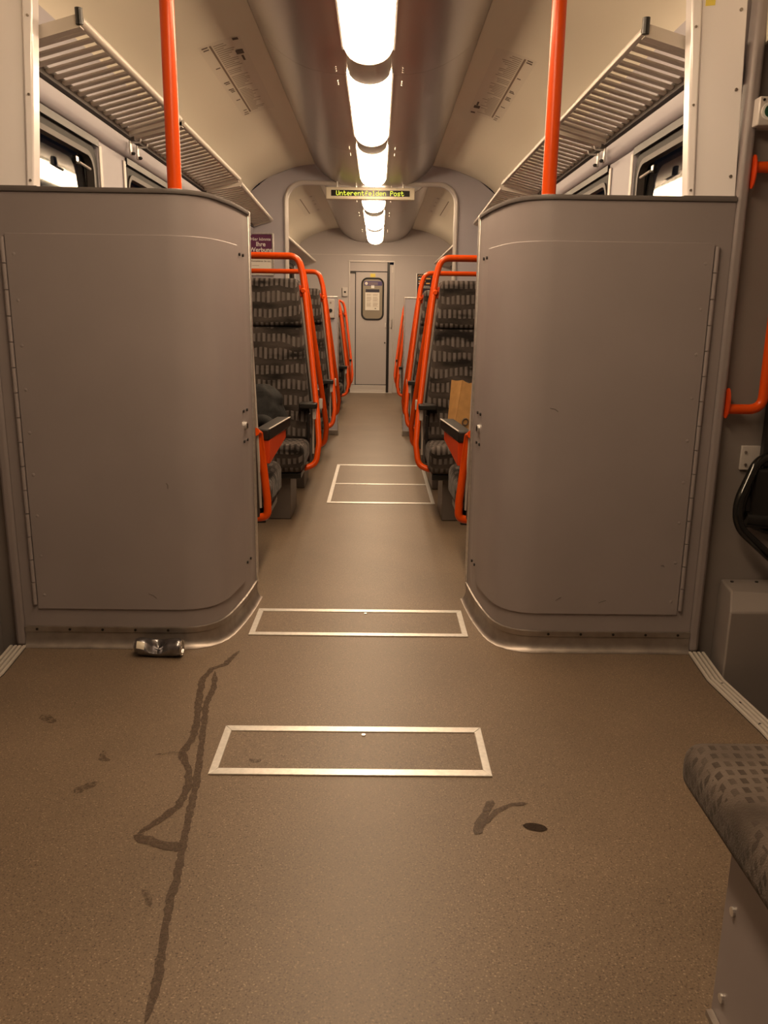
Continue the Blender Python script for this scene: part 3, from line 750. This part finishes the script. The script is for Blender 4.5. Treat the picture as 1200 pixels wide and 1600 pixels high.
# ------------------------------------------------------------------ destination display
FONT = {'U': ['10001'] * 6 + ['01110'], 'n': ['00000', '00000', '10110', '11001', '10001', '10001', '10001'], 't': ['01000', '01000', '11110', '01000', '01000', '01001', '00110'],
        'e': ['00000', '00000', '01110', '10001', '11111', '10000', '01110'], 'r': ['00000', '00000', '10110', '11001', '10000', '10000', '10000'],
        'f': ['00110', '01001', '01000', '11110', '01000', '01000', '01000'], 'l': ['01100', '00100', '00100', '00100', '00100', '00100', '01110'],
        'd': ['00001', '00001', '01101', '10011', '10001', '10001', '01111'], 'P': ['11110', '10001', '10001', '11110', '10000', '10000', '10000'],
        'o': ['00000', '00000', '01110', '10001', '10001', '10001', '01110'], 's': ['00000', '00000', '01111', '10000', '01110', '00001', '11110'], ' ': ['00000'] * 7}
YS = 8.16
t = thing('destination_display', (-.03, YS, 2.27), 'slim hanging display with yellow-green lettering in front of the arch', 'display sign')
part('case', MB().box(-.450, .390, YS, YS + .08, 2.276, 2.384), 'sign_case', t, (.005, 2))
part('screen', MB().box(-.402, .342, YS - .003, YS - .0003, 2.305, 2.358), 'sign_black', t, smooth=0)
txt = 'Unterentfelden Post'; cols = len(txt) * 6; px = .648 / cols; pz = .0061; mb = MB(); xs0, zs0 = -.354, 2.353
for i, ch in enumerate(txt):
    for r, row in enumerate(FONT[ch]):
        for c, bit in enumerate(row):
            if bit == '1':
                X = xs0 + (i * 6 + c) * px; Z = zs0 - (r + 1) * pz
                mb.box(X, X + px * .92, YS - .0042, YS - .0032, Z, Z + pz * .92)
o = part('lettering', mb, 'led', t, smooth=0, label='yellow-green lit letters'); o['kind'] = 'stuff'
for x in (-.345, -.165, .01, .285):
    part('hanger', MB().cyl((x, YS + .04, 2.384), (x, YS + .04, on_duct(abs(x))), .009, 10), 'alu', t)

# ------------------------------------------------------------------ end wall with door
YE = Y_END
ew = thing('wall_end', (0, YE, 0), 'pale end wall of the carriage around the far door', 'wall', kind='structure')
part('wall_left_panel', MB().box(-1.205, -.4135, YE, YE + .06, 0, 2.125), 'end_wall', ew, smooth=0)
part('wall_right_panel', MB().box(.3075, 1.205, YE, YE + .06, 0, 2.125), 'end_wall', ew, smooth=0)
part('lintel_panel', MB().box(-.413, .307, YE, YE + .06, 2.045, 2.125), 'end_wall', ew, smooth=0)
part('gable_panel', MB().box(-1.205, 1.205, YE + .004, YE + .06, 2.131, 2.74), 'end_wall', ew, smooth=0)
part('seam_strip', MB().box(-1.205, 1.205, YE - .006, YE - .0005, 2.122, 2.134), 'paint_alu', ew)
dr = thing('door_1', (-.05, YE, 0), 'pale connecting door with a rounded window at the far end of the aisle', 'door', kind='structure')
part('frame_jamb', MB().box(-.413, -.392, YE - .012, YE - .0005, .13, 2.045), 'paint_alu', dr, (.003, 2))
part('frame_jamb', MB().box(.290, .307, YE - .012, YE - .0005, .0005, 2.045), 'paint_alu', dr, (.003, 2))
part('frame_head', MB().box(-.3915, .2895, YE - .012, YE - .0005, 2.022, 2.045), 'paint_alu', dr, (.003, 2))
part('head_panel', MB().box(-.3915, .190, YE + .004, YE + .03, 1.885, 2.0215), 'end_wall', dr, smooth=0)
part('hinge_stile', MB().box(-.3915, -.312, YE + .004, YE + .03, .125, 1.884), 'end_wall', dr, smooth=0)
lf = part('door_leaf', MB().box(-.300, .190, YE + .002, YE + .035, .128, 1.872), 'end_wall', dr, (.004, 2))
part('dark_gap', MB().box(.1915, .232, YE + .012, YE + .05, .0005, 2.0215), 'black', dr, smooth=0)
lj = part('lock_stile', MB().box(.233, .2895, YE + .0, YE + .03, .0005, 1.985), 'end_wall', dr, smooth=0)
part('stile_sticker', MB().box(.262, .284, YE - .0025, YE - .0005, 1.87, 1.96), 'paint_alu', lj)
part('pull_handle', MB().tube(fillet([(.265, YE - .001, 1.17), (.265, YE - .03, 1.165), (.265, YE - .03, 1.03), (.265, YE - .001, 1.02)], .012, 4), .008, 8), 'alu_bright', lj)
part('closer_arm', MB().box(-.385, -.30, YE - .02, YE - .0125, 1.855, 1.885), 'black', dr)
part('door_grip', MB().box(.165, .180, YE - .02, YE + .0015, 1.03, 1.10), 'alu_bright', lf, (.003, 2))
part('key_hole', MB().cyl((.165, YE - .006, .79), (.165, YE + .0015, .79), .012, 10), 'black', lf)


def rrect(x0, x1, z0, z1, r, n=6):
    return arc(x1 - r, z1 - r, r, 0, 90, n) + arc(x0 + r, z1 - r, r, 90, 180, n) + arc(x0 + r, z0 + r, r, 180, 270, n) + arc(x1 - r, z0 + r, r, 270, 360, n)


part('window_seal', MB().tube([(x, YE - .001, z) for x, z in rrect(-.203, .130, 1.152, 1.776, .085)], .014, 8, closed=True), 'rubber', lf)
wp = part('window_glass', MB().prism(rrect(-.195, .122, 1.16, 1.768, .08), 'y', YE - .004, YE + .001), 'glass_frost', lf, smooth=0)
part('banner_notice', MB().box(-.170, .112, YE - .007, YE - .0045, 1.668, 1.735), 'violet', wp, label='violet notice strip')
part('banner_roundel', MB().cyl((-.135, YE - .0095, 1.70), (-.135, YE - .0075, 1.70), .024, 14), 'paper', wp)
for z in (1.712, 1.698, 1.684):
    part('banner_text', MB().box(-.10, .045, YE - .0085, YE - .0075, z - .003, z + .003), 'print_soft', wp)
part('number_tag', MB().box(-.06, -.01, YE - .0075, YE - .0045, 1.628, 1.672), 'white', wp)
part('leaflet', MB().box(-.145, .07, YE - .007, YE - .0045, 1.30, 1.612), 'navy', wp)
nt_ = part('timetable_notice', MB().box(-.152, .072, YE - .0105, YE - .0075, 1.292, 1.565), 'paper', wp, label='white printed notice')
mb = MB()
for c0, c1 in ((-.13, -.05), (-.03, .055)):
    for k in range(17):
        if k in (3, 10): continue
        z = 1.538 - k * .0118; mb.box(c0, c1 - random.uniform(0, .02), YE - .0118, YE - .0107, z - .002, z + .002)
o = part('notice_text', mb, 'print_soft', wp, smooth=0); o['kind'] = 'stuff'
part('notice_logo', MB().prism(arc(.01, 1.325, .014, 180, 360, 6), 'y', YE - .012, YE - .0107), 'print', wp)
part('yellow_label', MB().box(-.075, .005, YE - .002, YE + .0015, 1.795, 1.85), 'yellow', lf, label='small yellow label')
for k, (z0, z1, d) in enumerate(((.0005, .048, .05), (.0485, .118, .03))):
    part('threshold_step', MB().box(-.3915, .190, YE - d, YE + .03, z0, z1), 'paint_alu', dr, (.004, 2))
part('threshold_nosing', MB().box(-.3915, .2895, YE - .085, YE - .051, .0005, .006), 'alu_bright', dr)
t = thing('door_button_box', (-.47, YE, 1.5), 'small pale push-button box left of the far door', 'switch box')
part('button_case', MB().box(-.512, -.431, YE - .03, YE - .0005, 1.50, 1.636), 'paint_alu', t, (.004, 2))
part('button', MB().cyl((-.47, YE - .037, 1.565), (-.47, YE - .0305, 1.565), .016, 12), 'black', t)
# dark notice on the right of the end wall
t = thing('safety_poster', (.80, YE, 1.4), 'dark poster with a striped top edge right of the far door', 'poster')
x0, x1, z0, z1 = .662, .960, 1.36, 1.852
part('poster_sheet', MB().box(x0, x1, YE - .008, YE - .004, z0, z1), 'navy', t, smooth=0)
part('frame_bar', MB().box(x0 - .016, x0 - .0005, YE - .016, YE - .001, z0 - .01, z1 + .012), 'alu_bright', t, (.003, 2))
part('frame_bar', MB().box(x1 + .0005, x1 + .016, YE - .016, YE - .001, z0 - .01, z1 + .012), 'alu_bright', t, (.003, 2))
part('frame_bar', MB().box(x0, x1, YE - .016, YE - .001, z1 + .0005, z1 + .012), 'alu', t, (.003, 2))
for k in range(9):
    x = x0 + .012 + k * .031
    part('warning_stripe', MB().prism([(x, z1 - .034), (x + .014, z1 - .034), (x + .026, z1 - .012), (x + .012, z1 - .012)], 'y', YE - .0095, YE - .0082), 'amber', t)
for z, a, b, mt in ((1.785, .02, .11, 'white'), (1.785, .12, .21, 'amber'), (1.745, .02, .13, 'amber'), (1.712, .02, .08, 'white'), (1.712, .14, .20, 'amber'), (1.675, .09, .2, 'paper'), (1.652, .09, .24, 'paper'), (1.545, .03, .15, 'paper')):
    part('print_line', MB().box(x0 + a, x0 + b, YE - .0095, YE - .0082, z - .010, z + .010 if z > 1.7 else z - .002), mt, t)

# ------------------------------------------------------------------ route stickers on the ceiling curve
DP = dense_prof(PROF)


def on_ceiling(x, off=.0):
    for (x0, z0), (x1, z1) in zip(DP, DP[1:]):
        if x0 <= x <= x1: return z0 + (z1 - z0) * (x - x0) / (x1 - x0) - off


def ceil_patch(mb, s, xa, xb, ya, yb, off, dz=0):
    n = max(1, int((xb - xa) / .02))
    return mb.grid(lambda u, v: (s * (xa + (xb - xa) * u), ya + (yb - ya) * v, on_ceiling(xa + (xb - xa) * u, off) + dz), n, 1)


for s in (-1, 1):
    t = thing('route_sticker', (s * .77, 5.35, 2.58), 'route map sticker on the %s slope of the ceiling' % SIDE[s], 'sticker', 'route stickers on the ceiling')
    ya, yb = (4.63, 6.10) if s < 0 else (4.76, 6.16)
    part('film', ceil_patch(MB(), s, .672, .892, ya, yb, .0010), 'film', t, smooth=0)
    part('route_bar', ceil_patch(MB(), s, .828, .838, ya + .03, yb - .06, .0022), 'print_bar', t, smooth=0)
    m1, m2 = MB(), MB(); rnd = random.Random(4)
    k = 0; y = ya + .05
    while y < yb - .08:
        ln = rnd.uniform(.04, .10); ceil_patch(m1, s, .820 - ln, .820, y, y + .011, .0022); y += .031 if rnd.random() > .1 else .06
    for f in (.02, .045, .26, .45, .47, .55, .57, .59, .72, .90, .94, .97):
        y = ya + (yb - ya) * f; ceil_patch(m2, s, .846, .846 + rnd.uniform(.02, .032), y, y + .016, .0022)
    lg = (.02, .16, .23) if s < 0 else (.97, .86, .80)
    for f, a, b, d in ((lg[0], .685, .715, .035), (lg[1], .69, .73, .07), (lg[2], .70, .712, .09)):
        y = ya + (yb - ya) * f; ceil_patch(m2, s, a, b, y - d / 2, y + d / 2, .0022)
    o = part('stop_names', m1, 'print_soft', t, smooth=0); o['kind'] = 'stuff'
    o = part('stop_symbols', m2, 'print', t, smooth=0); o['kind'] = 'stuff'
    t = thing('route_sticker', (s * .80, 10.2, 2.47), 'faint route sticker on the %s slope of the ceiling beyond the arch' % SIDE[s], 'sticker', 'route stickers on the ceiling')
    part('film', ceil_patch(MB(), s, .672, .892, 9.6, 11.0, .0010, DZ2), 'film', t, smooth=0)
    part('route_bar', ceil_patch(MB(), s, .828, .838, 9.63, 10.95, .0022, DZ2), 'print_bar', t, smooth=0)
    m2 = MB()
    for f in (.03, .06, .3, .5, .55, .9, .94): ceil_patch(m2, s, .70, .73, 9.6 + 1.3 * f, 9.6 + 1.3 * f + .02, .0022, DZ2)
    o = part('stop_symbols', m2, 'print_soft', t, smooth=0); o['kind'] = 'stuff'

# ------------------------------------------------------------------ seats
CACHE = {}


def seat(s, face, yb, label, z_scale=1.0, low=False):
    """double seat; yb = y of the top of the backrest; face -1 looks at the viewer, +1 away"""
    t = thing('double_seat', (0, yb, 0), label, 'seat', 'double seats along the aisle')
    def put(name, build, material, bevel=None, smooth=45, parent=None):
        key = (name, s, face, z_scale, low)
        if key not in CACHE:
            mb = build(); mb.v = [(s * x, -face * y, z * z_scale) for x, y, z in mb.v]
            CACHE[key] = to_mesh(name, mb, material, smooth)
        nm = name.split(':')[0]
        return link(nm, CACHE[key], parent or t, (0, 0, 0), bevel)
    # local frame: y=0 at the top of the backrest, negative y towards the knees, x from the aisle outwards
    def lean(z): return -.22 + .22 * min(1, max(0, (z - .45) / .97))       # front face of the backrest
    def edge(z): return (.352 + .098 * min(1, max(0, (z - .62) / .8))) if not low else .475        # aisle-side edge, tapering upwards
    mid, wall = .79, 1.195
    def back(z0, z1, x_in, x_out, fwd, th):
        def f():
            xa0 = edge(z0) if x_in is None else x_in; xa1 = edge(z1) if x_in is None else x_in
            return MB().hexa([(xa0, lean(z0) - fwd, z0), (x_out, lean(z0) - fwd, z0), (x_out, lean(z0) + th, z0), (xa0, lean(z0) + th, z0),
                              (xa1, lean(z1) - fwd, z1), (x_out, lean(z1) - fwd, z1), (x_out, lean(z1) + th, z1), (xa1, lean(z1) + th, z1)])
        return f
    put('backrest:a', back(.44, 1.128, None, mid - .004, .02, .05), 'fabric', (.022, 3))
    put('backrest:b', back(.44, 1.128, mid + .004, wall, .02, .05), 'fabric', (.022, 3))
    put('headrest:a', back(1.133, 1.425, None, mid - .004, .032, .05), 'fabric', (.026, 3))
    put('headrest:b', back(1.133, 1.425, mid + .004, wall, .032, .05), 'fabric', (.026, 3))
    put('back_shell', lambda: MB().hexa([(edge(.44) - .004, lean(.3) + .055, .30), (wall, lean(.3) + .055, .30), (wall, lean(.3) + .075, .30), (edge(.44) - .004, lean(.3) + .075, .30),
                                         (edge(1.42) - .002, lean(1.42) + .052, 1.41), (wall, lean(1.42) + .052, 1.41), (wall, lean(1.42) + .072, 1.41), (edge(1.42) - .002, lean(1.42) + .072, 1.41)]), 'seat_shell', (.006, 2))
    put('piping', lambda: MB().tube([(edge(z) - .004, lean(z) + .046, z) for z in (.34, .5, .62, .8, 1.0, 1.2, 1.40)], .007, 6), 'piping')
    for nm, a, b in (('cushion:a', .428 if low else .362, mid - .004), ('cushion:b', mid + .004, wall)):
        put(nm, lambda a=a, b=b: MB().hexa([(a, -.66, .30), (b, -.66, .30), (b, -.245, .32), (a, -.245, .32), (a, -.69, .475), (b, -.69, .475), (b, -.245, .452), (a, -.245, .452)]), 'fabric', (.045, 5))
    put('seat_pan', lambda: MB().box(.45 if low else .385, wall, -.62, -.19, .262, .298), 'black', (.006, 2))
    put('plinth', lambda: MB().box(.62 if low else .455, wall, -.55, -.20, .0005, .261), 'plinth', (.006, 2))
    # orange tube: from the wall along the top, down the aisle edge, under the cushion
    bar = [(wall, .035, 1.565), (.455, .035, 1.565), (.424, .03, 1.45), (.400, -.02, 1.29), (.357, -.12, .936), (.318, -.22, .60), (.302, -.30, .43), (.318, -.335, .30), (.40, -.36, .275), (.46, -.36, .275)]
    if low:
        fr = put('tube_frame', lambda: MB().tube([(.475, -.10, .70), (.468, -.155, .685), (.452, -.165, .52), (.438, -.165, .38)] + fillet([(.438, -.165, .36), (.437, -.165, .30), (.50, -.165, .295)], .05, 5), .0185, 10), 'orange')
    else:
        fr = put('tube_frame', lambda: MB().tube(fillet(bar[:3], .07, 6)[:-1] + bar[2:7] + fillet(bar[6:], .05, 4)[1:], .0185, 10), 'orange')
    if not low: put('frame_bracket', lambda: MB().box(.424, .462, .0, .045, 1.315, 1.385), 'orange_dark', (.004, 2), parent=fr)
    if not low: put('frame_knob', lambda: MB().tube([(.416, -.028, 1.35), (.416, .0, 1.35), (.416, .03, 1.35)], [.012, .024, .016], 10), 'orange', parent=fr)
    # armrest
    d = .062 if low else 0.0
    stub = face < 0
    if stub:
        ar = put('armrest', lambda: MB().box(.315, .425, -.30, -.165, .640, .672), 'pad', (.006, 2))
    else: ar = put('armrest', lambda: MB().hexa([(.345 + d * .5, -.62, .655), (.415 + d * .5, -.62, .655), (.432 + d, -.19, .648), (.352 + d * 1.2, -.19, .648), (.345 + d * .5, -.62, .705), (.415 + d * .5, -.62, .705), (.432 + d, -.19, .70), (.352 + d * 1.2, -.19, .70)]), 'pad', (.008, 2))
    if not stub: put('armrest_piping', lambda: MB().tube([(.3465 + d * .5, -.61, .7035), (.353 + d * 1.2, -.20, .699)], .0035, 6), 'piping', parent=ar)
    if not stub: put('armrest_bracket', lambda: MB().hexa([(.36 + d * .5, -.54, .612), (.40 + d * .5, -.54, .612), (.41 + d, -.20, .54), (.365 + d, -.20, .54), (.36 + d * .5, -.54, .654), (.40 + d * .5, -.54, .654), (.41 + d, -.20, .6475), (.365 + d, -.20, .6475)]), 'orange_dark', (.003, 2), parent=ar)
    if not low: put('armrest_plate', lambda: MB().box(.322, .345, -.255, -.18, .57, .64), 'paint_alu', (.003, 2), parent=ar)
    if not low: put('side_plate', lambda: MB().box(.362, .380, -.25, -.175, .30, .60), 'black', (.004, 2))
    return t


for s in (-1, 1):
    nm = SIDE[s]
    seat(s, 1, 3.44, '%s-hand double seat backing onto the partition cabinet, facing away' % nm, low=True)
    seat(s, -1, 5.30, '%s-hand double seat facing the viewer, nearest to the partition, %s' % (nm, 'dark jacket on it' if s < 0 else 'paper bag on it'))
    seat(s, 1, 5.46, '%s-hand double seat facing away, back to back behind the nearest facing seat' % nm)
    seat(s, -1, 7.17, '%s-hand double seat facing the viewer, second along the aisle before the arch' % nm)
    seat(s, 1, 7.33, '%s-hand double seat facing away towards the wing panel of the arch' % nm)
    seat(s, 1, 8.50, '%s-hand double seat beyond the arch, backing onto the wing panel' % nm, .9, True)
    seat(s, -1, 10.3, '%s-hand double seat beyond the arch facing the viewer, first of its row' % nm, .9)
    seat(s, 1, 10.46, '%s-hand double seat beyond the arch facing away towards the end wall seats' % nm, .9)
    seat(s, -1, 11.95, '%s-hand double seat facing the viewer nearest to the end wall' % nm, .9)

# paper bag on the right seat
t = thing('paper_bag', (.60, 4.86, .475), 'open brown paper carrier bag standing on the right-hand seat', 'paper bag')
b0 = [(.478, 4.87, .478), (.505, 4.75, .478), (.700, 4.78, .478), (.68, 4.90, .478)]
b1 = [(.500, 4.86, .838), (.556, 4.775, .845), (.700, 4.80, .815), (.66, 4.90, .83)]
for i in range(4):
    j = (i + 1) % 4
    a0, a1, c0, c1 = Vector(b0[i]), Vector(b0[j]), Vector(b1[i]), Vector(b1[j])
    n = (a1 - a0).cross(c0 - a0).normalized() * .0015
    mbp = MB(); nn = 8
    def P(u, v, sg):
        p = a0.lerp(a1, u).lerp(c0.lerp(c1, u), v)
        sag = math.sin(math.pi * u) * (v ** 3) * (.018 if i in (1, 3) else .004)
        crease = math.sin(math.pi * u) * math.sin(math.pi * v) * .010 * (1 if i == 1 else -.6)
        return p + n * sg + n.normalized() * crease - Vector((0, 0, sag))
    g0 = [P(u / nn, v / nn, -1) for v in range(nn + 1) for u in range(nn + 1)]; g1 = [P(u / nn, v / nn, 1) for v in range(nn + 1) for u in range(nn + 1)]
    W = nn + 1; o_ = W * W
    fs = [(v * W + u, v * W + u + 1, (v + 1) * W + u + 1, (v + 1) * W + u) for v in range(nn) for u in range(nn)]
    fs += [tuple(q + o_ for q in f[::-1]) for f in fs]
    fs += [(nn * W + u, nn * W + u + 1, o_ + nn * W + u + 1, o_ + nn * W + u) for u in range(nn)]
    mbp.add(g0 + g1, fs)
    part('bag_front' if i == 1 else 'bag_side' if i in (0, 2) else 'bag_back', mbp, 'kraft', t)
part('bag_bottom', MB().add(b0, [(0, 1, 2, 3)]), 'kraft', t, smooth=0)
ringc = Vector((.578, 4.7535, .602)); dx = Vector((.195, .03, 0)).normalized(); upv = Vector((.05, .03, 1)).normalized(); nv = dx.cross(upv) * -1
part('printed_ring', MB().tube([ringc + dx * .017 * math.cos(q) + upv * .019 * math.sin(q) for q in [2 * math.pi * k / 20 for k in range(20)]], .0045, 6, closed=True, flat=1), 'print', t, label='dark printed ring')
# jacket on the left seat
def blob(fn, nu=28, nv=18):
    return MB().grid(fn, nu, nv)
def jacket(u, v):
    th = 2 * math.pi * u; ph = math.pi * v
    x = math.sin(ph) * math.cos(th); y = math.sin(ph) * math.sin(th); z = -math.cos(ph)
    x = math.copysign(abs(x) ** .7, x); y = math.copysign(abs(y) ** .75, y); z = math.copysign(abs(z) ** .75, z)
    wob = .012 * math.sin(7 * x + 5 * z) + .010 * math.sin(11 * z + 4 * x + 2)
    zz = .475 + .158 * (z + 1)
    k = 1 - .25 * (z + 1) / 2
    return (-.645 + x * .165 * k - wob + .03 * max(0, -z), 4.955 + y * .085 * k + wob + .045 * (z + 1) / 2 - .02, zz)
jk = thing('jacket', (-.64, 4.95, .476), 'dark bundled jacket lying against the left-hand seat back', 'jacket')
part('bundle', blob(jacket), 'dark_cloth', jk, smooth=80)
def sleeve(): return MB().tube(fillet([(-.70, 4.88, .56), (-.62, 4.85, .60), (-.54, 4.83, .53), (-.50, 4.80, .51)], .05, 6), [.035] * 0 or .032, 10)
part('sleeve', sleeve(), 'dark_cloth', jk, smooth=80)

# crushed can on the floor
t = thing('drink_can', (-.717, 2.722, 0), 'crushed dark drink can lying on the floor against the left partition', 'can')
R = .033; nU, nV = 28, 26
def can(u, v):
    x = -.80 + .168 * v; a = 2 * math.pi * u
    r = R
    e = min(v, 1 - v) * .168
    if e < .012: r = R - .006 * (1 - e / .012)
    y = math.cos(a) * r; z = math.sin(a) * r
    k = math.exp(-abs((v - .46) / .17) ** 1.5)
    top = max(0, math.sin(a - .55))
    z -= k * top * .046; y += k * top * .014
    z -= .004 * k * math.sin(5 * a)
    tilt = -.0 * v
    return (x, 2.722 + y - .01 * (v - .5), R + .0006 + z + tilt)
part('can_body', MB().grid(can, nU, nV), 'can_body', t, smooth=50)
part('can_rim', MB().tube([(-.633, 2.717 + math.cos(q) * .028, R + .0006 + math.sin(q) * .028) for q in [2 * math.pi * k / 24 for k in range(24)]], .0028, 8, closed=True), 'can_end', t)
part('can_lid', MB().cyl((-.637, 2.717, R + .0006), (-.635, 2.717, R + .0006), .0275, 24), 'can_end', t)
part('pull_tab', MB().box(-.635, -.633, 2.700, 2.722, R - .008, R + .008), 'can_end', t, (.002, 2))
part('can_foot', MB().cyl((-.804, 2.727, R + .0006), (-.7995, 2.727, R + .0006), .0265, 24), 'can_end', t)
def lbl(u, v):
    x = -.790 + .034 * u; a = math.radians(75 + 65 * v) + math.pi / 6
    k = math.exp(-abs((((x + .80) / .168 - .46) / .17)) ** 1.5); top = max(0, math.sin(a - .55))
    return (x, 2.722 + math.cos(a) * (R + .0008) + k * top * .014 - .01 * ((x + .8) / .168 - .5), R + .0006 + math.sin(a) * (R + .0008) - k * top * .046 - .004 * k * math.sin(5 * a))
lb = part('price_label', MB().grid(lambda u, v: lbl(u * .8, v * .7 + .30), 6, 8), 'film', t, label='pale label patch')

# back wall behind the viewer
solo('wall_back', MB().box(-1.62, 1.62, -1.66, -1.601, -.4, 2.75), 'wall', (0, -1.63, 0), 'grey wall behind the viewer closing the entrance area', 'wall', kind='structure', smooth=0)
for o in bpy.data.objects:
    if 'org' in o: del o['org']
